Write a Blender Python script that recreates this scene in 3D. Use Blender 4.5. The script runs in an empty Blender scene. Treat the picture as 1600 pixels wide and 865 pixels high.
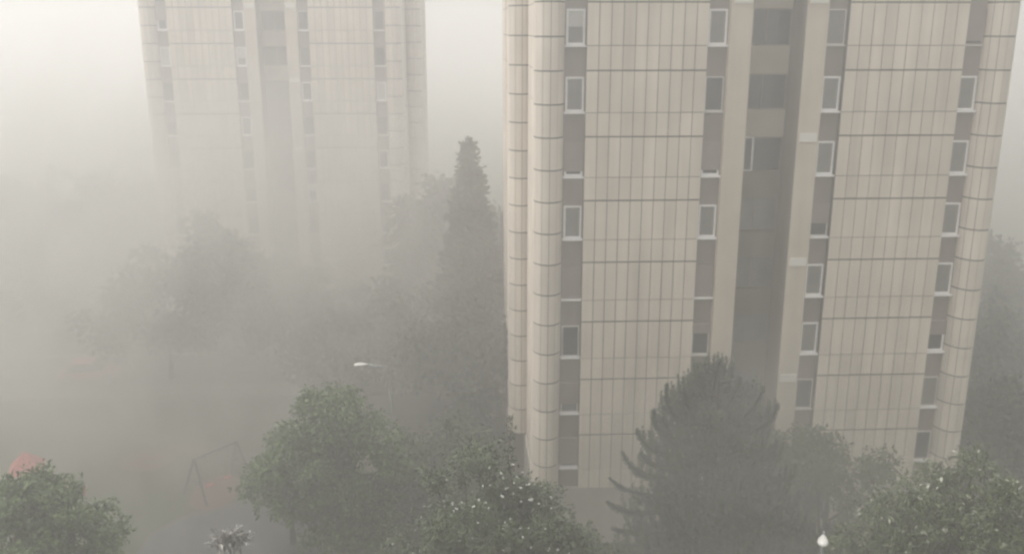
import bpy, math, random
from mathutils import Vector, Matrix
R = math.radians
random.seed(7)
S = bpy.context.scene
COL = S.collection

# ------------------------------------------------------------------ camera
F = 1432.0; TP = 0.270; CP = 1/math.sqrt(1+TP*TP); SP = TP*CP; CZ = 24.3
cam = bpy.data.cameras.new('camera'); camo = bpy.data.objects.new('camera', cam); COL.objects.link(camo)
cam.sensor_width = 36; cam.lens = 36*F/1600; cam.clip_start = 0.1; cam.clip_end = 5000
camo.location = (0, 0, CZ)
camo.rotation_euler = (math.pi/2 - math.atan(TP), 0, 0)
S.camera = camo

# ------------------------------------------------------------------ sky and light (overcast storm)
W = bpy.data.worlds.new('World'); S.world = W; W.use_nodes = True
nt = W.node_tree; nt.nodes.clear()
sky = nt.nodes.new('ShaderNodeTexSky'); sky.sky_type = 'NISHITA'; sky.sun_disc = False
sky.sun_elevation = R(66); sky.sun_rotation = R(300); sky.dust_density = 6; sky.ozone_density = 1.0; sky.air_density = 1.0
hs = nt.nodes.new('ShaderNodeHueSaturation'); hs.inputs['Saturation'].default_value = 0.12
tn = nt.nodes.new('ShaderNodeMix'); tn.data_type = 'RGBA'; tn.blend_type = 'MULTIPLY'; tn.inputs[0].default_value = 1
tn.inputs[7].default_value = (1.0, 0.980, 0.972, 1)
bg = nt.nodes.new('ShaderNodeBackground'); bg.inputs[1].default_value = 0.13
wo = nt.nodes.new('ShaderNodeOutputWorld')
nt.links.new(sky.outputs[0], hs.inputs['Color']); nt.links.new(hs.outputs[0], tn.inputs[6])
nt.links.new(tn.outputs[2], bg.inputs[0]); nt.links.new(bg.outputs[0], wo.inputs[0])
sl = bpy.data.lights.new('sun', 'SUN'); sl.energy = 0.9; sl.angle = R(100); sl.color = (1, 0.97, 0.92)
so = bpy.data.objects.new('sun', sl); COL.objects.link(so)
az = R(300); el = R(66)
sd = Vector((math.sin(az)*math.cos(el), math.cos(az)*math.cos(el), math.sin(el)))
so.rotation_euler = sd.to_track_quat('Z', 'Y').to_euler()
vs = S.view_settings
vs.view_transform = 'Standard'; vs.look = 'None'; vs.gamma = 1; vs.use_curve_mapping = False
vs.exposure = 0.80
S.display_settings.display_device = 'sRGB'
cy = S.cycles
cy.max_bounces = 12; cy.volume_bounces = 6; cy.diffuse_bounces = 3; cy.glossy_bounces = 2
cy.transmission_bounces = 2; cy.transparent_max_bounces = 4
cy.use_denoising = True; cy.sample_clamp_indirect = 6
cy.filter_width = 2.6
HAZE_DENSITY = 0.0095
HAZE_COLOR = (0.92, 0.913, 0.895)
HAZE_G = 0.5

# ------------------------------------------------------------------ helpers
def T(y):
    q = (y-432.5)/F
    return (q+TP)/(1-TP*q)
def P(x, y, Y):
    """world point at forward distance Y that the photograph shows at about x, y"""
    t = T(y); zc = Y*(CP+t*SP)
    return Vector(((x-800)*zc/F, Y, CZ-t*Y))
def G(x, y, z=0.0):
    t = T(y); return P(x, y, (CZ-z)/t)

class MB:
    def __init__(s): s.v = []; s.f = []; s.m = []; s.mi = 0
    def add(s, vs_, fs, mi=None):
        n = len(s.v); s.v += [tuple(a) for a in vs_]
        s.f += [tuple(i+n for i in f) for f in fs]; s.m += [s.mi if mi is None else mi]*len(fs)
    def box(s, x0, x1, y0, y1, z0, z1, mi=None):
        s.add([(x0,y0,z0),(x1,y0,z0),(x1,y1,z0),(x0,y1,z0),(x0,y0,z1),(x1,y0,z1),(x1,y1,z1),(x0,y1,z1)],
              [(0,3,2,1),(4,5,6,7),(0,1,5,4),(1,2,6,5),(2,3,7,6),(3,0,4,7)], mi)
    def prism(s, pts, z0, z1, mi=None):
        n = len(pts)
        s.add([(a,b,z0) for a,b in pts]+[(a,b,z1) for a,b in pts],
              [tuple(reversed(range(n))), tuple(range(n, 2*n))]+[(i,(i+1)%n,n+(i+1)%n,n+i) for i in range(n)], mi)
    def tube(s, pts, rads, n=7, mi=None, caps=True):
        vs_ = []; fs = []
        for i, p in enumerate(pts):
            p = Vector(p)
            d = (Vector(pts[min(i+1, len(pts)-1)])-Vector(pts[max(i-1, 0)])).normalized()
            a = d.orthogonal().normalized() if abs(d.z) < 0.99 else Vector((1,0,0))
            a = (Vector((1,0,0)) if abs(d.x) < 0.9 else Vector((0,1,0))); a = (a-d*a.dot(d)).normalized(); b = d.cross(a)
            for k in range(n):
                th = 2*math.pi*k/n; vs_.append(p+(a*math.cos(th)+b*math.sin(th))*rads[i])
        for i in range(len(pts)-1):
            for k in range(n):
                fs.append((i*n+k, i*n+(k+1)%n, (i+1)*n+(k+1)%n, (i+1)*n+k))
        if caps: fs += [tuple(reversed(range(n))), tuple(range((len(pts)-1)*n, len(pts)*n))]
        s.add(vs_, fs, mi)
    def mesh(s, name, mats, smooth=False):
        me = bpy.data.meshes.new(name); me.from_pydata(s.v, [], s.f)
        for m in (mats if isinstance(mats, (list, tuple)) else [mats]): me.materials.append(m)
        if any(s.m): me.polygons.foreach_set('material_index', s.m)
        if smooth: me.polygons.foreach_set('use_smooth', [True]*len(s.f))
        me.update(); return me
    def build(s, name, mats, parent=None, smooth=False, loc=None):
        return link(name, s.mesh(name, mats, smooth), parent, loc)
def link(name, me, parent=None, loc=None, rz=0):
    o = bpy.data.objects.new(name, me); COL.objects.link(o)
    if parent: o.parent = parent
    if loc is not None: o.location = loc
    if rz: o.rotation_euler = (0, 0, rz)
    return o
def tag(o, label=None, cat=None, group=None, kind=None):
    if label: o['label'] = label
    if cat: o['category'] = cat
    if group: o['group'] = group
    if kind: o['kind'] = kind
    return o
def thing(name, loc, rz=0, label=None, cat=None, group=None):
    o = bpy.data.objects.new(name, None); COL.objects.link(o); o.location = loc; o.rotation_euler = (0,0,rz)
    o.empty_display_size = 0.5
    return tag(o, label, cat, group)

# ------------------------------------------------------------------ materials
def mat(name, col, rough=0.8, var=0.0, scale=3.0, spec=0.4, metal=0.0, streak=0.0, island=0.0, bump=0.0, ramp=None, coord='Object'):
    m = bpy.data.materials.new(name); m.use_nodes = True; n = m.node_tree; b = n.nodes['Principled BSDF']
    b.inputs['Roughness'].default_value = rough; b.inputs['Metallic'].default_value = metal
    b.inputs['Specular IOR Level'].default_value = spec
    b.inputs['Base Color'].default_value = (*col, 1)
    tc = n.nodes.new('ShaderNodeTexCoord')
    cur = None
    if ramp:
        g = n.nodes.new('ShaderNodeNewGeometry'); r = n.nodes.new('ShaderNodeValToRGB')
        r.color_ramp.elements[0].position = ramp[0][0]; r.color_ramp.elements[0].color = (*ramp[0][1], 1)
        r.color_ramp.elements[1].position = ramp[-1][0]; r.color_ramp.elements[1].color = (*ramp[-1][1], 1)
        for p_, c_ in ramp[1:-1]:
            e = r.color_ramp.elements.new(p_); e.color = (*c_, 1)
        n.links.new(g.outputs['Random Per Island'], r.inputs[0]); cur = r.outputs[0]
    def mul(fac_socket, lo, hi):
        nonlocal cur
        mr = n.nodes.new('ShaderNodeMapRange'); mr.inputs['To Min'].default_value = lo; mr.inputs['To Max'].default_value = hi
        n.links.new(fac_socket, mr.inputs['Value'])
        vm = n.nodes.new('ShaderNodeVectorMath'); vm.operation = 'SCALE'
        if cur: n.links.new(cur, vm.inputs[0])
        else: vm.inputs[0].default_value = col
        n.links.new(mr.outputs[0], vm.inputs['Scale']); cur = vm.outputs[0]
    if island:
        g = n.nodes.new('ShaderNodeNewGeometry'); mul(g.outputs['Random Per Island'], 1-island, 1+island)
    if var:
        nz = n.nodes.new('ShaderNodeTexNoise'); nz.inputs['Scale'].default_value = scale; nz.inputs['Detail'].default_value = 6
        n.links.new(tc.outputs[coord], nz.inputs['Vector'])
        mr0 = n.nodes.new('ShaderNodeMapRange'); mr0.inputs['From Min'].default_value = .3; mr0.inputs['From Max'].default_value = .7
        n.links.new(nz.outputs['Fac'], mr0.inputs['Value']); mul(mr0.outputs[0], 1-var, 1+var)
    if streak:
        mp = n.nodes.new('ShaderNodeMapping'); mp.inputs['Scale'].default_value = (1.6, 1.6, 0.09)
        nz = n.nodes.new('ShaderNodeTexNoise'); nz.inputs['Scale'].default_value = 1.0; nz.inputs['Detail'].default_value = 5
        n.links.new(tc.outputs[coord], mp.inputs[0]); n.links.new(mp.outputs[0], nz.inputs['Vector'])
        mr0 = n.nodes.new('ShaderNodeMapRange'); mr0.inputs['From Min'].default_value = .3; mr0.inputs['From Max'].default_value = .7
        n.links.new(nz.outputs['Fac'], mr0.inputs['Value']); mul(mr0.outputs[0], 1-streak, 1+streak)
    if cur: n.links.new(cur, b.inputs['Base Color'])
    if bump:
        nz = n.nodes.new('ShaderNodeTexNoise'); nz.inputs['Scale'].default_value = scale*6
        bp = n.nodes.new('ShaderNodeBump'); bp.inputs['Strength'].default_value = bump
        n.links.new(tc.outputs[coord], nz.inputs['Vector']); n.links.new(nz.outputs['Fac'], bp.inputs['Height']); n.links.new(bp.outputs[0], b.inputs['Normal'])
    return m
M = {}
M['panel']   = mat('ribbed_panel', (.64,.565,.475), .75, var=.10, scale=.35, streak=.10, island=.07)
M['column']  = mat('corner_panel', (.65,.58,.495), .6, var=.08, scale=.5, streak=.07, island=.10)
M['joint']   = mat('joint_sealant', (.05,.045,.04), .9)
M['joint2']  = mat('weathered_joint', (.24,.22,.19), .9, var=.2, scale=2)
M['plaster'] = mat('pilaster_render', (.56,.49,.40), .85, var=.07, scale=.5, streak=.06)
M['strip']   = mat('strip_panel', (.25,.213,.187), .8, var=.08, scale=.7, streak=.05)
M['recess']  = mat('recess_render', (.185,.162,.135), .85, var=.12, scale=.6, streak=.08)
M['spandrel']= mat('spandrel_render', (.45,.40,.32), .85, var=.08, scale=.6)
M['trim']    = mat('pale_trim', (.72,.70,.64), .6, var=.05, scale=1)
M['base']    = mat('plinth_concrete', (.38,.355,.31), .85, var=.12, scale=.8, streak=.1)
M['roof']    = mat('roof_felt', (.12,.12,.12), .9, var=.1, scale=1)
M['frame']   = mat('white_frame', (.85,.84,.82), .45, var=.05, scale=3)
M['frame2']  = mat('aged_frame', (.62,.60,.56), .5, var=.05, scale=3)
M['glass']   = mat('window_glass', (.035,.04,.04), .08, var=.2, scale=1.2, spec=.7)
M['glass2']  = mat('curtained_glass', (.17,.165,.15), .12, var=.15, scale=2, spec=.7)
M['blind']   = mat('pale_blind', (.48,.48,.45), .7, var=.05, scale=2)
M['shutter'] = mat('brown_shutter', (.27,.23,.205), .7, var=.05, scale=2)
M['bark']    = mat('bark', (.07,.055,.04), .9, var=.3, scale=4)
G1 = [(0,(.018,.038,.008)),(.45,(.038,.074,.016)),(.85,(.070,.120,.028)),(1,(.12,.17,.05))]
M['leaf_a']  = mat('walnut_leaves', (.06,.1,.03), .6, ramp=G1, var=.25, scale=.4)
M['leaf_far']= mat('far_leaves', (.05,.08,.03), .8, ramp=[(0,(.016,.027,.012)),(1,(.045,.066,.03))], var=.3, scale=.25)
M['leaf_b']  = mat('glossy_leaves', (.05,.09,.03), .4, spec=.5, ramp=[(0,(.016,.028,.005)),(.6,(.038,.062,.011)),(.95,(.075,.10,.02)),(.972,(.40,.41,.33)),(1,(.44,.44,.37))], var=.2, scale=.5)  # pale end of the ramp paints wet glints on a few leaves
M['leaf_c']  = mat('dark_leaves', (.04,.06,.02), .5, spec=.5, ramp=[(0,(.014,.026,.007)),(.6,(.032,.054,.014)),(1,(.065,.09,.03))], var=.25, scale=.5)
M['leaf_e']  = mat('purple_leaves', (.06,.05,.045), .3, spec=.9, ramp=[(0,(.035,.03,.026)),(.7,(.06,.055,.045)),(.93,(.08,.075,.06)),(.94,(.55,.53,.46)),(1,(.62,.6,.52))])  # last ramp stops put wet shine into the leaf colour
M['needle']  = mat('needles', (.03,.05,.03), .6, ramp=[(0,(.016,.029,.013)),(.7,(.032,.052,.026)),(1,(.06,.085,.04))], var=.25, scale=.6)
M['glint'] = mat('painted_glint', (.78,.78,.72), .6)  # solid white standing in for light glinting on wet leaves
M['asphalt'] = mat('asphalt', (.055,.055,.055), .55, var=.2, scale=.6, spec=.5)
M['kerb']    = mat('kerb', (.33,.32,.30), .8, var=.1, scale=2)
M['paving']  = mat('paving', (.20,.19,.17), .7, var=.15, scale=1)
M['gravel'] = mat('wet_gravel', (.10,.095,.08), .8, var=.15, scale=1)
M['mat']     = mat('rubber_matting', (.13,.075,.058), .8, var=.15, scale=1)
M['steel']   = mat('galvanised_steel', (.32,.33,.33), .5, metal=.4, var=.1, scale=3)
M['polemetal'] = mat('weathered_pole', (.11,.12,.11), .6, var=.1, scale=3)
M['lamp']    = mat('lamp_shell', (.62,.62,.58), .3)
M['lens']    = mat('lamp_lens', (.5,.5,.48), .15)
M['redpaint']= mat('red_paint', (.45,.06,.045), .3, spec=.6)
M['dark']    = mat('dark_steel', (.06,.06,.06), .5)
M['tyre']    = mat('tyre', (.03,.03,.03), .9)
M['redroof'] = mat('red_plastic', (.46,.085,.075), .4)
M['wood']    = mat('pale_timber', (.42,.36,.26), .8, var=.1, scale=3)
M['white']   = mat('white_line', (.75,.75,.72), .7)

# ------------------------------------------------------------------ ground
gm = bpy.data.materials.new('meadow'); gm.use_nodes = True; n = gm.node_tree; b = n.nodes['Principled BSDF']
b.inputs['Roughness'].default_value = .9; b.inputs['Specular IOR Level'].default_value = .2
tc = n.nodes.new('ShaderNodeTexCoord'); n1 = n.nodes.new('ShaderNodeTexNoise'); n1.inputs['Scale'].default_value = .05; n1.inputs['Detail'].default_value = 8
n2 = n.nodes.new('ShaderNodeTexNoise'); n2.inputs['Scale'].default_value = 1.5; n2.inputs['Detail'].default_value = 8
r = n.nodes.new('ShaderNodeValToRGB'); r.color_ramp.elements[0].position = .35; r.color_ramp.elements[0].color = (.035,.048,.022,1)
r.color_ramp.elements[1].position = .68; r.color_ramp.elements[1].color = (.075,.08,.042,1)
mx = n.nodes.new('ShaderNodeMath'); mx.operation = 'MULTIPLY_ADD'; mx.inputs[1].default_value = .35
n.links.new(tc.outputs['Object'], n1.inputs['Vector']); n.links.new(tc.outputs['Object'], n2.inputs['Vector'])
n.links.new(n2.outputs['Fac'], mx.inputs[0])
mm = n.nodes.new('ShaderNodeMath'); mm.operation = 'MULTIPLY'; mm.inputs[1].default_value = .65
n.links.new(n1.outputs['Fac'], mm.inputs[0]); n.links.new(mm.outputs[0], mx.inputs[2]); n.links.new(mx.outputs[0], r.inputs[0]); n.links.new(r.outputs[0], b.inputs['Base Color'])
m_ = MB(); GN = 40; GS = 1400
for j in range(GN+1):
    for i in range(GN+1): m_.v.append((-GS/2+GS*i/GN, -100+GS*j/GN, 0))
for j in range(GN):
    for i in range(GN): m_.f.append((j*(GN+1)+i, j*(GN+1)+i+1, (j+1)*(GN+1)+i+1, (j+1)*(GN+1)+i)); m_.m.append(0)
tag(m_.build('ground', gm), kind='structure')

def ribbon(name, pts, width, z, ma, kind='structure', th=None):
    mb = MB(); L = []; Rr = []
    for i, p in enumerate(pts):
        a = Vector(pts[max(0,i-1)]); c = Vector(pts[min(len(pts)-1,i+1)]); d = (c-a).normalized(); nn = Vector((-d.y, d.x))
        L.append(Vector(p)+nn*width/2); Rr.append(Vector(p)-nn*width/2)
    k = len(pts)
    if th is None:
        mb.add([(q.x,q.y,z) for q in L]+[(q.x,q.y,z) for q in Rr], [(i, k+i, k+i+1, i+1) for i in range(k-1)])
    else:
        mb.add([(q.x,q.y,z+h) for h in (-.05, th) for q in L+Rr],
               [(2*k+i, 3*k+i, 3*k+i+1, 2*k+i+1) for i in range(k-1)]+[(i, 2*k+i, 2*k+i+1, i+1) for i in range(k-1)]+[(k+i, k+i+1, 3*k+i+1, 3*k+i) for i in range(k-1)]+[(0,k,3*k,2*k),(k-1,3*k-1,4*k-1,2*k-1)])
    return tag(mb.build(name, ma), kind=kind)
def curve(p0, p1, p2, n=14):
    p0, p1, p2 = map(Vector, (p0, p1, p2)); return [p0*(1-t)**2+p1*2*t*(1-t)+p2*t*t for t in [i/n for i in range(n+1)]]
road = curve((-110, 61.5), (-40, 62.5), (-6, 64.5), 20)
ribbon('road', road, 6.5, .006, M['asphalt'])
def offset(pts, d):
    o = []
    for i, p in enumerate(pts):
        a = pts[max(0,i-1)]; c = pts[min(len(pts)-1,i+1)]; q = (c-a).normalized(); o.append(p+Vector((-q.y, q.x))*d)
    return o
ribbon('kerb', offset(road, 3.36), .2, 0, M['kerb'], th=.12)
ribbon('kerb', offset(road, -3.36), .2, 0, M['kerb'], th=.12)
ribbon('pavement', offset(road, -4.5), 2.0, .10, M['paving'], th=0.01)
mb = MB()
for i in range(0, 20, 2):
    a, c = road[i], road[i+1]; d = (c-a); e = a+d*.45; nn = Vector((-d.y, d.x)).normalized()*.07
    mb.add([(*(a+nn),.011),(*(a-nn),.011),(*(e-nn),.011),(*(e+nn),.011)], [(0,1,2,3)])
tag(mb.build('road_markings', M['white']), kind='structure')
path = curve((-40, 56), (-22, 54), (-10, 46), 18)
ribbon('path', path, 1.6, .008, M['gravel'])
mb = MB(); mb.add([tuple(G(x, y, .005)) for x, y in ((120,1000),(235,832),(300,800),(400,776),(560,765),(620,1000))], [(5,4,3,2,1,0)])
tag(mb.build('car_park', M['asphalt']), kind='structure')

# ------------------------------------------------------------------ towers
SH = 2.8; Z0 = 3.0; NS = 10; TOPZ = Z0+SH*NS
LO = 1.03      # height of the lower panel of each storey
ROT = R(2.6)
# windows: shared meshes
def frame_mesh(w, h, ma, split=False, t=.065):
    mb = MB(); d0, d1 = -.09, 0
    mb.box(-w/2, -w/2+t, d0, d1, 0, h); mb.box(w/2-t, w/2, d0, d1, 0, h)
    mb.box(-w/2+t, w/2-t, d0+.002, d1, 0, t); mb.box(-w/2+t, w/2-t, d0+.002, d1, h-t, h)
    if split: mb.box(-.03, .03, d0+.004, d1, t, h-t)
    return mb.mesh('window', ma)
def box_mesh(name, x0,x1,y0,y1,z0,z1, ma):
    mb = MB(); mb.box(x0,x1,y0,y1,z0,z1); return mb.mesh(name, ma)
WW, WH = .80, 1.47
FR = {'w': frame_mesh(WW, WH, M['frame'], t=.085), 'a': frame_mesh(WW, WH, M['frame2'], t=.05), 'n': frame_mesh(WW, WH, M['shutter'], t=.05)}
PANE = {k: box_mesh('pane', -WW/2+.05, WW/2-.05, -.05, -.03, .05, WH-.05, M[k]) for k in ('glass','glass2')}
SILL = {'w': box_mesh('sill', -.45, .45, -.25, 0, -.085, -.005, M['frame']),
        'a': box_mesh('sill', -.44, .44, -.20, 0, -.06, -.005, M['frame2'])}
def shutter_mesh(frac, ma, x=.004):
    mb = MB(); z = WH+.02; zb = WH*(1-frac)
    n_ = max(1, int((z-zb)/.06)); h = (z-zb)/n_
    for i in range(n_): mb.box(-WW/2-.03+x, WW/2+.03-x, -.135, -.10, zb+i*h+.004, zb+(i+1)*h-.004)
    mb.box(-WW/2-.03+x, WW/2+.03-x, -.125, -.105, zb, z)
    return mb.mesh('shutter', ma)
def blind_mesh(frac):
    mb = MB(); mb.box(-WW/2+.09, WW/2-.09, -.066, -.056, WH*(1-frac), WH-.09); return mb.mesh('blind', M['blind'])
SHUT = {}
def place_window(par, u, v, z, fr='w', pane='glass', sill='w', shut=0, blind=0, rz=0):
    w = link('window', FR[fr], par, (u, v, z), rz)
    link('pane', PANE[pane], w)
    if sill: link('sill', SILL[sill], w)
    if shut:
        if shut not in SHUT: SHUT[shut] = shutter_mesh(shut, M['shutter'])
        link('shutter', SHUT[shut], w)
    if blind:
        if ('b', blind) not in SHUT: SHUT[('b', blind)] = blind_mesh(blind)
        link('blind', SHUT[('b', blind)], w)
    return w
def panel_bay(par, u0, u1, n_, v0=0.0, v1=.37, flip=1):
    """one bay of ribbed facade panels: dark backing with boxes standing proud, a tall and a short course per storey"""
    mb = MB(); mb.box(u0+.01, u1-.01, v0+.035, v1, Z0, TOPZ, 1)
    w = (u1-u0)/n_
    for k in range(NS):
        for a, b_, gb in ((0, LO, .034), (LO, SH, .014)):
            for i in range(n_):
                g = .013 + .006*random.random(); dv = random.uniform(-.004, .004)
                za, zb = Z0+k*SH+a+gb, Z0+k*SH+b_-(.014 if b_ == LO else .032)
                x0, x1 = u0+i*w+(g if i else 0), u0+(i+1)*w-(g if i < n_-1 else 0)
                mb.box(x0, x1, v0+dv, v0+.05, za+random.uniform(-.004,.004), zb, 0)
    return mb.build('panel_bay', [M['panel'], M['joint']], par)
def corner_column(par, u0, u1, v, depth=.5, back=.9):
    """rounded corner stack of curved panels, two courses per storey"""
    mb = MB(); c = (u0+u1)/2; rx = (u1-u0)/2; n_ = 6
    def arc(rr, th): return (c-rr*rx*math.cos(th), v+.35-(depth+.35)*rr*math.sin(th))
    core = [arc(.965, math.pi*i/24) for i in range(25)]
    mb.prism([(u0+.03, v+back)]+core+[(u1-.03, v+back)], Z0-.0, TOPZ, 1)
    for k in range(NS*2):
        za, zb = Z0+k*SH/2+.024, Z0+(k+1)*SH/2-.020
        for s_ in range(n_):
            t0 = math.pi*s_/n_+.018; t1 = math.pi*(s_+1)/n_-.018
            outer = [arc(1, t0+(t1-t0)*i/4) for i in range(5)]; inner = [arc(.95, t0+(t1-t0)*i/4) for i in range(5)][::-1]
            mb.prism(outer+inner, za+.008, zb-.008, 0)
    for (a, b_) in ((u0, u0+.06), (u1-.06, u1)):       # flat returns behind the curve
        for k in range(NS*2): mb.box(a, b_, v+.352, v+back, Z0+k*SH/2+.024, Z0+(k+1)*SH/2-.02, 0)
    return mb.build('corner_column', [M['column'], M['joint']], par)

def tower(loc, states, label, rec_states, extra):
    t = thing('apartment_tower', loc, ROT, label, 'apartment tower', 'ribbed panel apartment towers')
    # masses
    mb = MB()
    mb.prism([(.3,.36),(9.24,.36),(9.24,1.8),(11.54,1.8),(11.54,.36),(20.48,.36),(20.48,7.3),(.3,7.3)], .0, TOPZ+.3, 0)
    mb.build('front_wall', [M['strip']], t)
    R1 = 21.6+extra
    mb = MB(); mb.prism([(-.55,7.301),(R1-.26,7.301),(R1-.26,18.5),(-.55,18.5)], 0, TOPZ+.3); mb.build('rear_wall', M['strip'], t)
    # plinth
    mb = MB(); mb.prism([(.1,.1),(9.24,.1),(9.24,.35),(.1,.35)], -1, Z0-.03); mb.prism([(11.54,.1),(20.7,.1),(20.7,.35),(11.54,.35)], -1, Z0-.03)
    mb.box(.04,.298,.1,7.2,-1,Z0-.03); mb.box(20.483,20.74,.1,7.2,-1,Z0-.03); mb.box(-.8,-.553,7.1,18.5,-1,Z0-.03)
    mb.build('plinth', M['base'], t)
    # roof slab and parapet
    mb = MB(); mb.box(-.2,20.98,-.25,7.0,TOPZ+.301,TOPZ+.75); mb.box(-.9,R1+.1,7.002,18.8,TOPZ+.302,TOPZ+.8)
    ro = mb.build('roof', M['trim'], t)
    mb = MB(); mb.box(8,13,8.5,14,TOPZ+.805,TOPZ+2.4); mb.build('lift_room', M['plaster'], t)
    # front
    panel_bay(t, 2.22, 7.37, 10); panel_bay(t, 13.41, 18.56, 10)
    corner_column(t, 0, 1.3, 0); corner_column(t, 19.48, 20.78, 0)
    corner_column(t, -.81, .49, 6.8); corner_column(t, R1-1.3, R1, 6.8)
    for a, b_ in ((8.29, 9.24), (11.54, 12.49)):
        m2 = MB(); m2.box(a, b_, .0, .358, 0, TOPZ+.3)
        m2.build('pilaster', M['plaster'], t)
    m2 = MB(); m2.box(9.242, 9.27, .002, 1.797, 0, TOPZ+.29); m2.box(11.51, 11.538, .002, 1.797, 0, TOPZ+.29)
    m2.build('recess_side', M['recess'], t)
    # added pale strips painting sky light down the outer edge of the right-hand columns
    for (a, v_) in ((20.781, .42), (R1+.001, 7.2)):
        m2 = MB(); m2.box(a, a+.10, v_, v_+.5, 0, TOPZ); m2.build('edge_highlight', M['trim'], t)
    # side cladding, seen obliquely
    m2 = MB()
    for (ua, ub, va, vb) in ((.12,.298,1.0,6.75), (20.483,20.70,1.0,7.18), (-.70,-.552,9.4,12.6), (-.70,-.552,13.4,18.4), (R1-.258,R1-.1,9.4,12.6), (R1-.258,R1-.1,13.4,18.4)):
        m2.box(ua+.03 if ua<10 else ua, ub if ua<10 else ub-.03, va, vb, Z0, TOPZ, 1)
        for k in range(NS*2):
            nn = max(1, round((vb-va)/.52)); w = (vb-va)/nn
            for i in range(nn): m2.box(ua if ua<10 else ub-.028, ua+.028 if ua<10 else ub, va+i*w+.01, va+(i+1)*w-.01, Z0+k*SH/2+.02, Z0+(k+1)*SH/2-.02, 0)
    m2.build('side_cladding', [M['panel'], M['joint']], t)
    for k in range(NS): place_window(t, -.553, 8.7, Z0+k*SH+LO+.03, 'n', 'glass', 'a', rz=-math.pi/2)
    # window strips; states are listed from the eye level storey downwards
    top = 7
    for s_, u in enumerate((1.76, 7.83, 12.95, 19.02)):
        for k in range(NS):
            st = states[s_]; i = top-k
            if 0 <= i < len(st): kw = st[i]
            else: kw = random.choice([dict(), dict(shut=.88), dict(shut=1, fr='n'), dict(fr='a', sill='a'), dict(blind=.5)])
            place_window(t, u, .36, Z0+k*SH+LO+.03, **kw)
    # recess: spandrels and wide windows at each storey
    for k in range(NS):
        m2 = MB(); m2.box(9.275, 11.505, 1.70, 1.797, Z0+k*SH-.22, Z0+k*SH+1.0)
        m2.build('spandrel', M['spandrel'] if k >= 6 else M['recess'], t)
    for k in range(NS):
        i = top-k; kind = rec_states[i] if 0 <= i < len(rec_states) else 'wide'
        z = Z0+k*SH+1.01; h = SH-.22-1.0-.02
        fm = MB(); x0, x1 = -1.11, 1.11
        if kind == 'sash':
            for a, b_, c_, d_ in ((x0,x0+.06,0,h),(x0+.82,x0+.90,0,h),(x0+.06,x0+.82,0,.06),(x0+.06,x0+.82,h-.04,h)): fm.box(a,b_,-.08,0,c_,d_)
            fo = fm.build('window', M['frame'], t, loc=(10.39, 1.80, z))
        else:
            for a, b_, c_, d_ in ((x0,x0+.05,0,h),(x1-.05,x1,0,h),(x0+.05,x1-.05,0,.05),(x0+.05,x1-.05,h-.05,h),(-.02,.02,.05,h-.05)): fm.box(a,b_,-.06,0,c_,d_)
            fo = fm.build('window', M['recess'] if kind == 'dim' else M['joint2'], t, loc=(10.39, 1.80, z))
        pm = MB(); pm.box(x0+.05, x1-.05, -.03, -.012, .05, h-.05); pm.build('pane', M['glass2'] if kind == 'dim' else M['glass'], fo)
    for k in (8, 6, 4, 2):
        m2 = MB(); m2.box(-.38, .38, -.07, -.001, -.16, .20); m2.build('vent_cover', M['trim'], t, loc=(12.02, 0, Z0+k*SH+(.12 if k == 8 else -.1)))
    m2 = MB(); m2.box(-.38, .38, -.07, -.001, -.16, .20); m2.build('vent_cover', M['trim'], t, loc=(8.80, 0, Z0+8*SH+.12))
    dr = MB(); dr.box(9.6, 11.2, 1.62, 1.70, 0, 2.3); d_ = dr.build('door', M['joint'], t)
    hb = MB(); hb.tube([(10.5,1.58,.9),(10.5,1.58,1.3)], [.02,.02]); hb.build('handle', M['steel'], d_)
    return t
w_, a_, n_ = dict(), dict(fr='a', sill='a'), dict(fr='n')
st_near = [
 [dict(blind=.5, pane='glass2'), dict(pane='glass2'), dict(shut=.86), dict(pane='glass2'), dict(shut=1, fr='n'), dict(fr='a', pane='glass'), dict(fr='a', pane='glass2', shut=.7), dict(fr='a', sill='w', shut=.9)],
 [dict(pane='glass2'), dict(fr='a', sill='a', pane='glass'), dict(shut=.84), dict(pane='glass2'), dict(shut=1, fr='n', sill='w'), dict(fr='a', sill='a', shut=.3), dict(fr='a'), dict(fr='n')],
 [dict(fr='a', pane='glass2', sill='a'), dict(pane='glass2'), dict(pane='glass2'), dict(fr='a', shut=.6), dict(pane='glass2'), dict(pane='glass2'), dict(fr='a', sill='a', pane='glass'), dict(fr='a', sill='a')],
 [dict(fr='n', sill='a', shut=.9), dict(pane='glass2'), dict(pane='glass2'), dict(pane='glass2'), dict(pane='glass2'), dict(shut=.45), dict(pane='glass2', fr='a'), dict(fr='a')],
]
st_far = [
 [dict(shut=.5), dict(blind=.9), dict(fr='n'), dict(fr='n', shut=.3), dict(fr='n'), dict(fr='n', shut=1), dict(fr='n')],
 [dict(), dict(blind=.6), dict(fr='n'), dict(), dict(fr='n'), dict(fr='n', shut=.3), dict(fr='n')],
 [dict(fr='a'), dict(fr='n'), dict(), dict(fr='n'), dict(fr='n'), dict(blind=.4), dict(fr='n')],
 [dict(fr='n'), dict(fr='n'), dict(blind=1), dict(fr='n'), dict(), dict(fr='n'), dict(shut=.5)],
]
tower((.95, 39.78, 0), st_near, 'near beige panel apartment tower with white framed windows, right of centre',
      ['wide', 'wide', 'sash', 'dim', 'dim', 'dim', 'dim', 'dim'], 0)
tower((-29.75, 75.8, .58), st_far, 'far pale apartment tower half lost in mist on the left',
      ['wide', 'wide', 'dim', 'dim', 'dim', 'dim', 'dim', 'dim'], .45)

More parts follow.
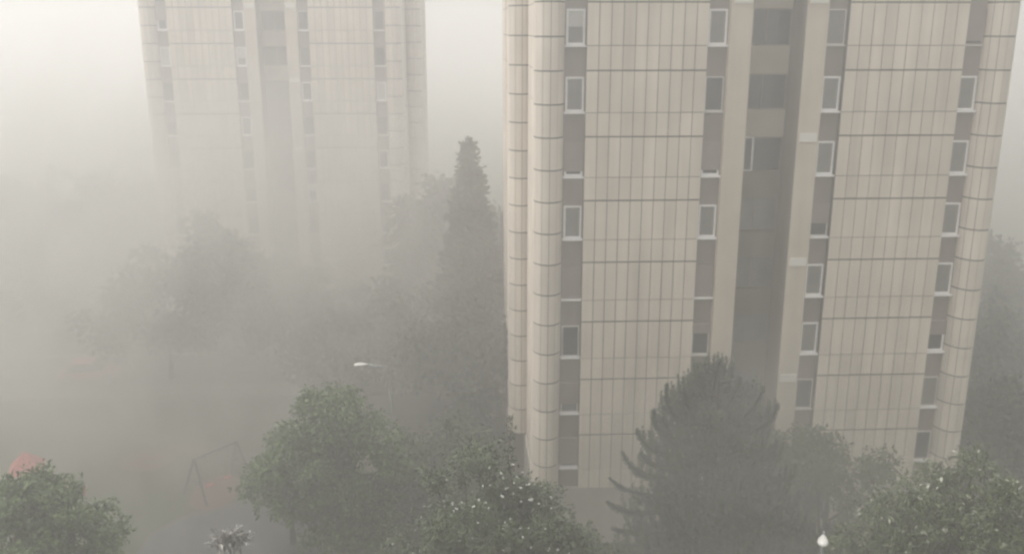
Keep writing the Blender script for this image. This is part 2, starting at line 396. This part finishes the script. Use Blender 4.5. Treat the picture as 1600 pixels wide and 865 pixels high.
# ------------------------------------------------------------------ trees
def rdir(rng):
    while True:
        v = Vector((rng.uniform(-1,1), rng.uniform(-1,1), rng.uniform(-1,1)))
        if .05 < v.length < 1: return v.normalized()
def leaf(mb, p, d, nrm, L, W_, curl=.0):
    """one leaf: a rhombus folded along its midrib, its tip bent"""
    s_ = d.cross(nrm)
    if s_.length < 1e-4: s_ = d.orthogonal()
    s_.normalize(); nn = s_.cross(d)
    mb.add([p, p+d*L*.45+s_*W_*.5+nn*L*.06, p+d*L-nn*L*curl, p+d*L*.45-s_*W_*.5+nn*L*.06, p+d*L*.5], [(0,1,4),(4,1,2),(0,4,3),(4,2,3)])
def broadleaf(loc, top, rad, ma, label, seed, leaves=16000, size=.16, crown_h=None, clumps=60, group=None, name='broadleaf_tree', cat='tree', lobes=None, up=.35, simple=False, width=.5, rag=.22, clump=.24):
    rng = random.Random(seed)
    t = thing(name, loc, 0, label, cat, group)
    crown_h = crown_h or top*.7; cz = top-crown_h/2
    # clump centres: inside an uneven envelope
    cs = []
    for i in range(clumps):
        d = rdir(rng); rr = rng.uniform(.42, 1.02)**.8
        bul = 1+rag*math.sin(d.x*3.1+seed)+rag*math.cos(d.z*4.3+d.y*2.7+seed*1.7)
        zz = d.z
        p = Vector((d.x*rad*rr*bul, d.y*rad*rr*bul, cz+zz*crown_h*.5*rr*min(bul,1.05)))
        cs.append((p, rad*rng.uniform(clump*.7, clump*1.35)))
    if lobes:
        for (x,y,z,r_) in lobes: cs.append((Vector((x,y,z)), r_))
    # trunk and limbs
    mb = MB(); r0 = max(.12, top*.022)
    lean = Vector((rng.uniform(-.3,.3), rng.uniform(-.3,.3), 0))
    n0 = 6; sp = [Vector((lean.x*(i/n0)**2, lean.y*(i/n0)**2, top*.80*i/n0)) for i in range(n0+1)]
    mb.tube(sp, [r0*(1.25 if i == 0 else 1-i/n0*.85) for i in range(n0+1)], 8)
    for p, r_ in cs[::2]:
        k = rng.randint(1, 4); a = sp[k]
        mid = (a+p)/2+Vector((0,0,-.08*(p-a).length))+rdir(rng)*.15
        mb.tube([a, mid, p], [r0*.42*(1-k*.12), r0*.22, r0*.06], 5)
    mb.build('trunk', M['bark'], t, smooth=True)
    mb = MB(); per = leaves//len(cs)
    for p, r_ in cs:
        # leaves sit on twigs that fan out of the clump
        tw = max(3, per//9)
        for j in range(tw):
            d = rdir(rng); d.z = d.z*.75+.15; d.normalize()
            q = p+Vector((d.x, d.y, d.z*.8))*r_*rng.uniform(.25, 1.12)
            for k in range(9):
                dd = (d+rdir(rng)*.9); dd.z -= .25; dd.normalize()
                nn = (Vector((0,0,1))*up+rdir(rng)*(1-up)*.8+d*.3).normalized()
                s_ = size*rng.uniform(.6, 1.25)
                if simple:
                    sd_ = dd.cross(nn); 
                    if sd_.length < .01: continue
                    sd_.normalize(); o_ = q+rdir(rng)*size*1.3
                    mb.add([o_-sd_*s_*width*.5, o_+dd*s_*.5+nn*.1*s_, o_+sd_*s_*width*.5, o_-dd*s_*.5], [(0,1,2,3)])
                else: leaf(mb, q+rdir(rng)*size*.9, dd, nn, s_, s_*width, .12)
    mb.build('crown', ma, t)
    return t
def loc_of(x, y, Y): p = P(x, y, Y); return (p.x, p.y, 0), p.z

# walnut-like tree in the middle distance, left of centre
l, z = loc_of(520, 588, 37)
broadleaf(l, z, 2.75, M['leaf_a'], 'full rounded green tree under the street lamp left of centre', 11, leaves=42000, size=.22, crown_h=8.8, clumps=64, group='trees around the near tower', up=.3, clump=.27,
          lobes=[(-1.6,-.5,z-3.6,1.1),(1.9,-.3,z-2.9,1.0),(.3,-.8,z-1.2,1.2),(-2.0,-.8,z-5.5,1.3),(1.2,-1.6,z-6.2,1.5)])
l, z = loc_of(445, 655, 40)
broadleaf(l, z, 1.5, M['leaf_a'], 'small tree close against the left flank of the full rounded tree', 12, leaves=9000, size=.22, crown_h=6.0, clumps=20, group='trees around the near tower', clump=.4)
l, z = loc_of(665, 640, 42)
broadleaf(l, z, 2.7, M['leaf_c'], 'dim green tree between the full rounded tree and the near tower', 13, leaves=18000, size=.26, crown_h=8, clumps=36, group='trees around the near tower', clump=.3)
l, z = loc_of(735, 600, 49)
broadleaf(l, z, 2.9, M['leaf_far'], 'dark misty tree beside the near tower left wall', 14, leaves=14000, size=.3, crown_h=10, clumps=34, group='trees around the near tower', clump=.3)
# bottom centre tree, wet-leaf glints painted on as white specks
l, z = loc_of(775, 712, 25.5)
tc_ = broadleaf(l, z, 2.55, M['leaf_c'], 'dark tree dotted with small painted white leaf glints at the foot of the near tower', 21, leaves=34000, size=.13, crown_h=6.5, clumps=60, group='trees around the near tower', up=.45, clump=.22, rag=.2)
rng = random.Random(5)
mb = MB(); tw = MB()
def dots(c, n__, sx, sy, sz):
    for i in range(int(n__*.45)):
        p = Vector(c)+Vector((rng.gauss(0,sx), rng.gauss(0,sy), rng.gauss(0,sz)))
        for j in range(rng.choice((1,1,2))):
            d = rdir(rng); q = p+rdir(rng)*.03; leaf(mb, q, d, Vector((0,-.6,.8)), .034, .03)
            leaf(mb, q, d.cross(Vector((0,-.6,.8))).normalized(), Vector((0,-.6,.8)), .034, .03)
def pl(x, y, Y=None): 
    p = P(x, y, Y or 24.4); return (p.x-l[0], p.y-l[1], p.z)
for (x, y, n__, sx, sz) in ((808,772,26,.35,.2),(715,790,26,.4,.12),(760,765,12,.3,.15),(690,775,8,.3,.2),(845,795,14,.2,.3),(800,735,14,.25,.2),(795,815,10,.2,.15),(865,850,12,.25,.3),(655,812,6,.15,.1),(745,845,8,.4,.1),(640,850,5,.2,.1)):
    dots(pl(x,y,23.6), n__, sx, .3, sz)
tip = [pl(800,760,25), pl(794,715,25), pl(797,680,25), pl(802,645,25)]
tw.tube(tip, [.03,.02,.014,.006], 5)
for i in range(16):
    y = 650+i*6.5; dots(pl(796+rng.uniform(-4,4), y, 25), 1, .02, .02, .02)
tw.build('twig', M['bark'], tc_)
lf = MB()
for i in range(160):
    p = Vector(pl(796+rng.uniform(-7,9), rng.uniform(650,740), 25)); leaf(lf, p, rdir(rng), rdir(rng), .12, .06)
lf.build('twig_leaves', M['leaf_c'], tc_)
tag(mb.build('leaf_glints', M['glint'], tc_), kind='stuff')  # small white shapes added as painted glints of wet foliage
# twiggy neighbour to its right
l, z = loc_of(880, 775, 27)
broadleaf(l, z, 1.5, M['leaf_c'], 'low bushy tree between the white-specked tree and the tall conifer', 22, leaves=9000, size=.13, crown_h=5, clumps=22, group='trees around the near tower', clump=.4)
l, z = loc_of(690, 800, 29)
broadleaf(l, z, 2.2, M['leaf_c'], 'dusky tree crowded between rounded tree and white-specked tree', 23, leaves=13000, size=.17, crown_h=6, clumps=26, group='trees around the near tower', clump=.35)
# lower left
l, z = loc_of(72, 720, 27)
broadleaf(l, z, 1.85, M['leaf_b'] if False else M['leaf_a'], 'leafy green tree in the lower left corner beside the red play roof', 31, leaves=30000, size=.17, crown_h=6.5, clumps=60, group='trees around the near tower', up=.4, clump=.24)
l, z = loc_of(5, 735, 26)
broadleaf(l, z, 1.7, M['leaf_a'], 'green tree cut by the left edge of the picture', 32, leaves=15000, size=.17, crown_h=6.5, clumps=32, group='trees around the near tower', up=.4, clump=.3)
# purple tree with wet shine painted as pale leaves, bottom
l, z = loc_of(362, 834, 22)
broadleaf(l, z, .95, M['leaf_e'], 'dark purplish treetop with wet glints painted as pale leaves at bottom edge', 41, leaves=5200, size=.17, crown_h=4.5, clumps=20, group='trees around the near tower', up=.8, clump=.33, width=.30, lobes=[(0,0,z-.1,.22),(-.25,0,z-.2,.22),(.2,0,z-.15,.2)], name='copper_leaved_tree')
# glossy tree on the right
l, z = loc_of(1478, 712, 25)
broadleaf(l, z, 2.55, M['leaf_b'], 'glossy leaved tree with wet glints painted as pale leaves in the lower right corner', 51, leaves=40000, size=.19, crown_h=8, clumps=64, group='trees around the near tower', up=.6, clump=.22, width=.38,
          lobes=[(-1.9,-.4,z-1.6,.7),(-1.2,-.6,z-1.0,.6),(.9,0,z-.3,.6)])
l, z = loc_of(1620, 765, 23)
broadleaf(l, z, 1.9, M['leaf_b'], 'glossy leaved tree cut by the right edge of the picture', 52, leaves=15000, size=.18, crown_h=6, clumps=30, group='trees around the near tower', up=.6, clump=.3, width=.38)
# soft deciduous behind the conifer
l, z = loc_of(1312, 628, 32)
broadleaf(l, z, 2.8, M['leaf_c'], 'dull green rounded tree just right of the tall conifer', 61, leaves=30000, size=.17, crown_h=9, clumps=44, group='trees around the near tower', clump=.28)
l, z = loc_of(1225, 640, 33)
broadleaf(l, z, 1.6, M['leaf_c'], 'dull green tree filling the gap behind the tall conifer', 62, leaves=12000, size=.17, crown_h=8, clumps=26, group='trees around the near tower', clump=.34)

# tall conifer with upturned fox-tail branch tips
def foxtail(mb, pts, rads, rng, dens, L):
    """needles standing round a curved shoot"""
    for i in range(len(pts)-1):
        a, c = pts[i], pts[i+1]; d = (c-a); ln = d.length
        if ln < 1e-4: continue
        dn = d/ln; n__ = max(2, int(ln*dens))
        for j in range(n__):
            f = rng.random(); p = a+d*f; r_ = rads[i]+(rads[i+1]-rads[i])*f
            s_ = rdir(rng); s_ = (s_-dn*s_.dot(dn))
            if s_.length < .05: continue
            s_.normalize(); dr = (s_*1.0+dn*.9).normalized(); w = s_.cross(dn)*.016*L/.16
            l_ = r_*rng.uniform(.8, 1.3)
            mb.add([p-w, p+w, p+w*.8+dr*l_, p-w*.8+dr*l_], [(0,1,2,3)])
def conifer(loc, top, rad, label, seed, dens=90, levels=20, group=None, tuft=.2, L=.16, per=9, ma='needle', base=2.5, curl=.5, cone=.72, sub=True):
    rng = random.Random(seed); t = thing('conifer', loc, 0, label, 'conifer', group)
    tr = MB(); tr.tube([(0,0,0),(0,0,top*.35),(.05,0,top*.7),(0,0,top)], [top*.02, top*.015, top*.009, .02], 8)
    mb = MB(); h = top-base
    for k in range(levels):
        f = (k+.3)/levels; z = top-h*f**1.05; r_ = rad*min(1, (f**cone))*rng.uniform(.88,1.06)+.12
        for j in range(per if f > .1 else 5):
            th = 2*math.pi*(j+rng.random()*.8)/per; R_ = r_*rng.uniform(.72, 1.12)
            dx = Vector((math.cos(th), math.sin(th), 0)); pts = []; n__ = 7
            for i in range(n__+1):
                s_ = i/n__
                zz = z+R_*(.12*s_-.42*s_*s_)+ curl*max(0, s_-.62)**1.5*3.2*min(1, R_/1.5+.3)
                pts.append(Vector((dx.x*R_*s_*(1 if s_ < .8 else 1-.05*(s_-.8)), dx.y*R_*s_, zz)))
            pts[-1] = pts[-2]+Vector((dx.x*.06, dx.y*.06, .30*curl/.5))
            tr.tube(pts, [.04*(1-i/n__)+.008 for i in range(n__+1)], 4, caps=False)
            foxtail(mb, pts[1:], [tuft*.7]+[tuft]*(n__-2)+[tuft*.55], rng, dens, L)
            if sub and R_ > .8:
                for i in (2,3,4,5,6):
                    for sg in (-1,1):
                        p = pts[i]; side = Vector((-dx.y, dx.x, 0))*sg
                        ln = R_*.30*(1.1-i/n__)+.25
                        e1 = p+(side*.7+dx*.6)*ln*.55; e2 = e1+(side*.4+dx*.5)*ln*.4+Vector((0,0,.10)); e3 = e2+Vector((dx.x*.05,dx.y*.05,.28*curl/.5))
                        foxtail(mb, [p, e1, e2, e3], [tuft*.8,tuft*.8,tuft*.8,tuft*.4], rng, dens*.8, L)
    foxtail(mb, [Vector((0,0,top-1.0)), Vector((0,0,top+.35))], [tuft, tuft*.4], rng, dens*1.5, L)
    tr.build('trunk', M['bark'], t); mb.build('crown', M[ma], t)
    return t
l, z = loc_of(1124, 590, 30)
cf = conifer(l, z, 4.0, 'tall dark conifer with upturned branch tips before the near tower', 71, dens=120, levels=17, group='trees around the near tower', tuft=.19, per=9, cone=.42, curl=.9)

pm = MB(); pt = MB(); rng = random.Random(99)
def plume(x0, y0, x1, y1, x2, y2, Y=29.0, r_=.135):
    o = Vector(l); x2 += rng.uniform(-7,7); y2 += rng.uniform(-10,8); x1 += rng.uniform(-5,5); a, b_, c_ = P(x0,y0,Y)-o, P(x1,y1,Y-.2)-o, P(x2,y2,Y-.3)-o
    pts = [a*(1-t)**2+b_*2*t*(1-t)+c_*t*t for t in [i/9 for i in range(10)]]
    pt.tube(pts, [.04-.003*i for i in range(10)], 5, caps=False)
    foxtail(pm, pts, [r_*rng.uniform(.7,1.3)*(.8+.3*math.sin(i/9*math.pi)) for i in range(9)]+[r_*.5], rng, 330, .16)
for a in ((1075,665,1040,650,1044,606),(1062,690,1022,678,1017,634),(1050,712,1006,706,990,674),(1040,745,985,748,976,716),(1035,775,975,772,955,752),
          (1030,800,968,806,945,785),(1115,610,1120,590,1129,560),(1105,625,1094,606,1092,585),(1090,650,1070,636,1066,605),(1130,640,1150,620,1152,592),
          (1150,660,1180,640,1186,612),(1060,700,1045,680,1030,655),(1045,830,985,838,962,820),(1055,730,1015,735,1003,705),(1160,680,1205,668,1212,640)):
    plume(*a)
pt.build('branches', M['bark'], cf); pm.build('plumes', M['needle'], cf)

# trees in the mist behind
far = [ # x, top y, distance, radius, kind
 (733, 226, 58, 3.9, 'c', 'slender misty conifer spire between the two towers'),
 (690, 300, 66, 4.2, 'b', 'misty tree rising just left of the slender conifer spire'),
 (680, 285, 74, 3.4, 'b', 'tall faint tree against the right edge of the far tower'),
 (765, 330, 68, 3.2, 'b', 'misty tree between slender conifer spire and near tower'),
 (700, 455, 56, 4.4, 'b', 'broad dark tree low in the mist between the towers'),
 (600, 460, 60, 4.0, 'b', 'misty tree before the right foot of the far tower'),
 (760, 480, 53, 3.4, 'b', 'dark tree close to the left side of the near tower'),
 (430, 405, 64, 4.5, 'b', 'misty tree before the middle of the far tower foot'),
 (335, 325, 66, 4.0, 'b', 'tall misty tree before the left half of the far tower'),
 (250, 400, 62, 4.4, 'b', 'misty tree at the left corner of the far tower'),
 (120, 262, 98, 7.0, 'b', 'large faint tree left of the far tower'),
 (15, 300, 88, 6.0, 'b', 'large faint tree at the left edge above the road'),
 (215, 300, 106, 7.0, 'b', 'faintest wide tree well behind the road on the left'),
 (60, 450, 74, 4.5, 'b', 'misty tree beyond the road above the red car'),
 (170, 470, 76, 4.5, 'b', 'misty tree beyond the road right of the red car'),
 (520, 500, 58, 3.4, 'b', 'lower misty tree above the full rounded green tree'),
 (1560, 375, 66, 3.6, 'b', 'misty tree just right of the near tower'),
 (1612, 480, 58, 3.8, 'b', 'misty tree cut by the right edge beside the near tower'),
 (1530, 560, 56, 3.6, 'b', 'low misty tree behind the right corner column of near tower'),
 (1600, 620, 46, 3.2, 'b', 'dusky tree above the glossy leaved tree at right'),
]
for i, (x, y, Y, rd, kd, lb) in enumerate(far):
    l, z = loc_of(x, y, Y)
    if kd == 'c': conifer(l, z, rd*.95, lb, 100+i, dens=22, levels=20, group='trees fading into the mist', tuft=.6, L=.9, per=6, base=2, curl=.3, cone=.95, sub=True)
    else: broadleaf(l, z, rd, M['leaf_far'], lb, 100+i, leaves=9000, size=.42, crown_h=z*.8, clumps=44, group='trees fading into the mist', simple=True, clump=.27, rag=.16, width=.7, name='misty_tree')

# ------------------------------------------------------------------ street lamps
def street_lamp(head, pole_xy, label):
    """head: luminaire centre; pole stands at pole_xy; arm rises gently from pole top to luminaire"""
    t = thing('street_lamp', (pole_xy[0], pole_xy[1], 0), 0, label, 'street lamp', 'street lamps with white heads')
    hp = Vector(head)-Vector((pole_xy[0], pole_xy[1], 0)); d = Vector((hp.x, hp.y, 0)).normalized(); s_ = Vector((-d.y, d.x, 0))
    top = hp.z-.18
    mb = MB(); mb.tube([(0,0,0),(0,0,1.2),(0,0,1.25),(0,0,top-.4)], [.11,.105,.08,.055], 10); mb.build('pole', M['polemetal'], t, smooth=True)
    mb = MB(); mb.tube([(0,0,0),(0,0,.35)], [.17,.15], 10); mb.build('base', M['steel'], t)
    mb = MB(); a = Vector((0,0,top-.401)); e = hp-d*.32
    mb.tube([a, Vector((0,0,top-.12))+d*.10, Vector((0,0,top-.02))+d*.35, e+d*.08], [.05,.042,.035,.032], 8); mb.build('arm', M['steel'], t, smooth=True)
    # luminaire: flattened teardrop shell
    mb = MB(); n__ = 14; ns = 12; vs_ = []; fs = []
    prof = [(0,.035),(.04,.06),(.12,.09),(.25,.13),(.40,.155),(.52,.15),(.60,.12),(.65,.07),(.67,.0)]
    for (q, r_) in prof:
        for k in range(ns):
            th = 2*math.pi*k/ns; zz = math.sin(th)*r_*(.62 if math.sin(th) > 0 else .30)
            p = hp+d*(q-.34)+s_*math.cos(th)*r_+Vector((0,0,zz+.0+.05*q)); vs_.append(p)
    for i in range(len(prof)-1):
        for k in range(ns): fs.append((i*ns+k, i*ns+(k+1)%ns, (i+1)*ns+(k+1)%ns, (i+1)*ns+k))
    fs.append(tuple(range(ns)))
    mb.add(vs_, fs); hd = mb.build('lamp_head', M['lamp'], t, smooth=True)
    mb = MB(); c = hp+d*.06+Vector((0,0,-.035)); mb.tube([c+Vector((0,0,-.03)), c+Vector((0,0,.01))], [.09,.11], 12); mb.build('lens', M['lens'], hd)
    return t
h1 = P(564, 570, 40.7); h1b = P(608, 579, 41.2)
street_lamp(h1, (h1b.x, h1b.y), 'street lamp with white head above the full rounded green tree')
h2 = P(1286, 845, 23.5); street_lamp(h2, (h2.x+.42, h2.y+1.1), 'street lamp with white head at bottom edge beside glossy leaved tree')

# ------------------------------------------------------------------ swing set
def swing_set():
    a1 = G(303, 718, 2.3); a2 = G(370, 690, 2.3)
    c = (a1+a2)/2; ax = Vector((a2.x-a1.x, a2.y-a1.y, 0)); L = 3.6; ang = math.atan2(ax.y, ax.x)
    t = thing('swing_set', (c.x, c.y, 0), ang, 'dark steel swing set with two angled end frames beside the red playground matting', 'swing set')
    hl = ax.length/2
    for sx in (-1, 1):
        mb = MB()
        for sy in (-1, 1): mb.tube([(sx*(hl+.15), sy*1.05, 0), (sx*hl, sy*.04, 2.3)], [.06,.06], 8)
        mb.tube([(sx*(hl+.08), -.55, 1.1), (sx*(hl+.08), .55, 1.1)], [.035,.035], 6)
        mb.build('end_frame', M['dark'], t)
    mb = MB(); mb.tube([(-hl-.1,0,2.32),(hl+.1,0,2.32)], [.055,.055], 8); mb.build('crossbar', M['dark'], t)
    for x in (-hl*.4, hl*.4):
        mb = MB(); mb.box(x-.24, x+.24, -.09, .09, .48, .52); sw = mb.build('seat', M['redroof'], t)
        for s_ in (-.21, .21):
            mb = MB(); mb.tube([(x+s_,0,.52),(x+s_,0,2.27)], [.012,.012], 5); mb.build('chain', M['steel'], sw)
swing_set()
# play tower with red roof, upper part shows above the corner tree
pr = P(40, 722, 44.0)
t = thing('play_tower', (pr.x, pr.y, 0), R(20), 'timber play tower with a red pitched roof behind the lower left tree', 'play tower')
rz_ = pr.z
mb = MB(); s_ = .85
mb.add([(-s_,-s_,rz_-.35),(s_,-s_,rz_-.35),(s_,s_,rz_-.35),(-s_,s_,rz_-.35),(0,0,rz_+.65)], [(3,2,1,0),(0,1,4),(1,2,4),(2,3,4),(3,0,4)]); mb.build('roof', M['redroof'], t)
for sx in (-1,1):
    for sy in (-1,1):
        mb = MB(); mb.box(sx*.65-.05, sx*.65+.05, sy*.65-.05, sy*.65+.05, 0, rz_-.34); mb.build('post', M['wood'], t)
mb = MB(); mb.box(-.595,.595,-.595,.595,1.35,1.43); mb.build('deck', M['wood'], t)
for sy in (-1,1):
    mb = MB()
    for q in range(5): mb.box(-.5+q*.25-.04, -.5+q*.25+.04, sy*.66-.02, sy*.66+.02, 1.44, 2.1)
    mb.box(-.6,.6,sy*.66-.015,sy*.66+.015,2.101,2.18); mb.build('railing', M['wood'], t)
mb = MB(); mb.tube([(.6,0,1.45),(1.2,0,1.0),(2.2,0,.3),(2.7,0,.2)], [.3,.3,.3,.3], 8); mb.build('slide', M['redroof'], t)
# red matting areas
def patch(name, c, rx, ry, z, ma):
    mb = MB(); n__ = 28; mb.add([(c.x+rx*math.cos(2*math.pi*i/n__)*(1+.08*math.sin(3*i)), c.y+ry*math.sin(2*math.pi*i/n__), z) for i in range(n__)], [tuple(range(n__))])
    return tag(mb.build(name, ma), kind='structure')
patch('playground_matting', G(337, 768), 1.3, 2.0, .012, M['mat'])
patch('playground_matting', G(230, 718), 1.7, 1.5, .012, M['mat'])
patch('playground_matting', G(292, 701), 1.5, .8, .012, M['mat'])

# ------------------------------------------------------------------ red car on the road
def car(c, ang, ma, label):
    t = thing('parked_car', c, ang, label, 'car')
    sec = [(-2.05,.45,.72,.62),(-1.95,.35,.86,.76),(-1.3,.32,.93,.83),(-.9,.32,.95,.84),(0,.32,.96,.85),(.8,.32,.95,.85),(1.5,.32,.88,.83),(1.95,.36,.74,.76),(2.08,.46,.62,.66)]
    mb = MB(); vs_ = []; n__ = 8
    for (x, zb, zt, hw) in sec:
        vs_ += [(x,-hw,zb),(x,-hw-.02,(zb+zt)/2),(x,-hw+.02,zt-.06),(x,-hw+.14,zt),(x,hw-.14,zt),(x,hw-.02,zt-.06),(x,hw+.02,(zb+zt)/2),(x,hw,zb)]
    fs = [(i*n__+k, (i+1)*n__+k, (i+1)*n__+(k+1)%n__, i*n__+(k+1)%n__) for i in range(len(sec)-1) for k in range(n__)]
    fs += [tuple(range(n__)), tuple(reversed(range((len(sec)-1)*n__, len(sec)*n__)))]
    mb.add(vs_, fs); mb.build('body', ma, t, smooth=False)
    mb = MB(); a = [(-1.55,.90),(-1.15,1.40),(.35,1.44),(1.05,.92)]
    mb.add([(x, sy*(.80 if z < 1 else .62), z) for sy in (-1,1) for x,z in a], [(0,1,2,3),(7,6,5,4),(0,4,5,1),(2,6,7,3),(3,7,4,0)]); mb.build('window', M['glass'], t)
    mb = MB(); mb.box(-1.12,.33,-.63,.63,1.395,1.47); mb.build('roof', ma, t)
    for sx in (-1.3,1.3):
        for sy in (-1,1):
            mb = MB(); mb.tube([(sx, sy*.66, .32),(sx, sy*.875, .32)], [.32,.32], 16); w = mb.build('wheel', M['tyre'], t)
            mb = MB(); mb.tube([(sx, sy*.876, .32),(sx, sy*.89, .32)], [.19,.18], 12); mb.build('rim', M['steel'], w)
    for sy in (-1,1):
        mb = MB(); mb.box(2.03,2.10,sy*.5-.14,sy*.5+.14,.52,.64); mb.build('headlight', M['lens'], t)
        mb = MB(); mb.box(-2.09,-2.0,sy*.55-.12,sy*.55+.12,.58,.70); mb.build('tail_light', M['redroof'], t)
g = G(141, 577, .8); car((g.x, g.y, .01), R(8), M['redpaint'], 'red car on the misty road at far left')

# ------------------------------------------------------------------ drifting banks of denser rain mist, patchy inside and thinning out to nothing
def bank(c, r, dens, lb, sc=.11, lo=.40, hi=.62, off=0.0):
    mm_ = bpy.data.materials.new('mist'); mm_.use_nodes = True; n = mm_.node_tree; n.nodes.clear()
    v = n.nodes.new('ShaderNodeVolumePrincipled'); v.inputs['Color'].default_value = (*BANK_COLOR, 1); v.inputs['Anisotropy'].default_value = HAZE_G
    o = n.nodes.new('ShaderNodeOutputMaterial'); n.links.new(v.outputs[0], o.inputs['Volume'])
    tc = n.nodes.new('ShaderNodeTexCoord')
    mp = n.nodes.new('ShaderNodeMapping'); mp.inputs['Scale'].default_value = (1/r[0], 1/r[1], 1/r[2])
    ln = n.nodes.new('ShaderNodeVectorMath'); ln.operation = 'LENGTH'
    fo = n.nodes.new('ShaderNodeMapRange'); fo.interpolation_type = 'SMOOTHSTEP'
    fo.inputs['From Min'].default_value = 1.0; fo.inputs['From Max'].default_value = .35
    m2 = n.nodes.new('ShaderNodeMapping'); m2.inputs['Scale'].default_value = (sc, sc, sc*.8); m2.inputs['Rotation'].default_value = (0, R(25), 0); m2.inputs['Location'].default_value = (off, off, off)
    nz = n.nodes.new('ShaderNodeTexNoise'); nz.inputs['Scale'].default_value = 1; nz.inputs['Detail'].default_value = 3; nz.inputs['Distortion'].default_value = 1.2
    mr = n.nodes.new('ShaderNodeMapRange'); mr.inputs['From Min'].default_value = lo; mr.inputs['From Max'].default_value = hi; mr.inputs['To Min'].default_value = .12; mr.inputs['To Max'].default_value = 1
    mu = n.nodes.new('ShaderNodeMath'); mu.operation = 'MULTIPLY'; m3 = n.nodes.new('ShaderNodeMath'); m3.operation = 'MULTIPLY'; m3.inputs[1].default_value = dens
    L = n.links.new
    L(tc.outputs['Object'], mp.inputs[0]); L(mp.outputs[0], ln.inputs[0]); L(ln.outputs['Value'], fo.inputs['Value'])
    L(tc.outputs['Object'], m2.inputs[0]); L(m2.outputs[0], nz.inputs['Vector']); L(nz.outputs['Fac'], mr.inputs['Value'])
    L(fo.outputs[0], mu.inputs[0]); L(mr.outputs[0], mu.inputs[1]); L(mu.outputs[0], m3.inputs[0]); L(m3.outputs[0], v.inputs['Density'])
    mb = MB(); A, B = 24, 12
    for j in range(B+1):
        for i in range(A):
            th = 2*math.pi*i/A; ph = math.pi*j/B
            mb.v.append((1.02*r[0]*math.sin(ph)*math.cos(th), 1.02*r[1]*math.sin(ph)*math.sin(th), 1.02*r[2]*math.cos(ph)))
    for j in range(B):
        for i in range(A): mb.f.append((j*A+i, (j+1)*A+i, (j+1)*A+(i+1)%A, j*A+(i+1)%A)); mb.m.append(0)
    tag(mb.build('mist', mm_, loc=c), kind='stuff', label=lb, cat='mist')
BANK_COLOR = (.69, .683, .65)
bank((-26, 56, 4), (42, 22, 25), .12, 'thick patchy mist drifting across the lawn before the far tower')
bank((34, 62, 6), (26, 16, 26), .07, 'patchy mist behind the right side of the near tower', off=3.1)
bank((-17, 42, 3), (16, 10, 9), .085, 'low mist trailing over the lawn beside the swing set', sc=.16, off=1.7)
bank((-6, 52, 10), (8, 7, 13), .05, 'veil of mist between the misty conifer spire and the near tower', sc=.15, off=5.2)
bank((8.5, 26.5, 8.5), (9.5, 6.5, 8.5), .10, 'thin smoky veil of mist before the tall conifer', sc=.2, off=7.3)
cy.volume_step_rate = 2.0; cy.volume_max_steps = 128

# ------------------------------------------------------------------ haze
hm = bpy.data.materials.new('haze'); hm.use_nodes = True; n = hm.node_tree; n.nodes.clear()
pv = n.nodes.new('ShaderNodeVolumePrincipled'); pv.inputs['Density'].default_value = HAZE_DENSITY
pv.inputs['Color'].default_value = (*HAZE_COLOR, 1); pv.inputs['Anisotropy'].default_value = HAZE_G
ho = n.nodes.new('ShaderNodeOutputMaterial'); n.links.new(pv.outputs[0], ho.inputs['Volume'])
mb = MB(); mb.box(-720, 720, -120, 1320, -2.0, 34.6)
tag(mb.build('haze', hm), kind='stuff', label='pale storm mist filling the air between the towers', cat='haze')
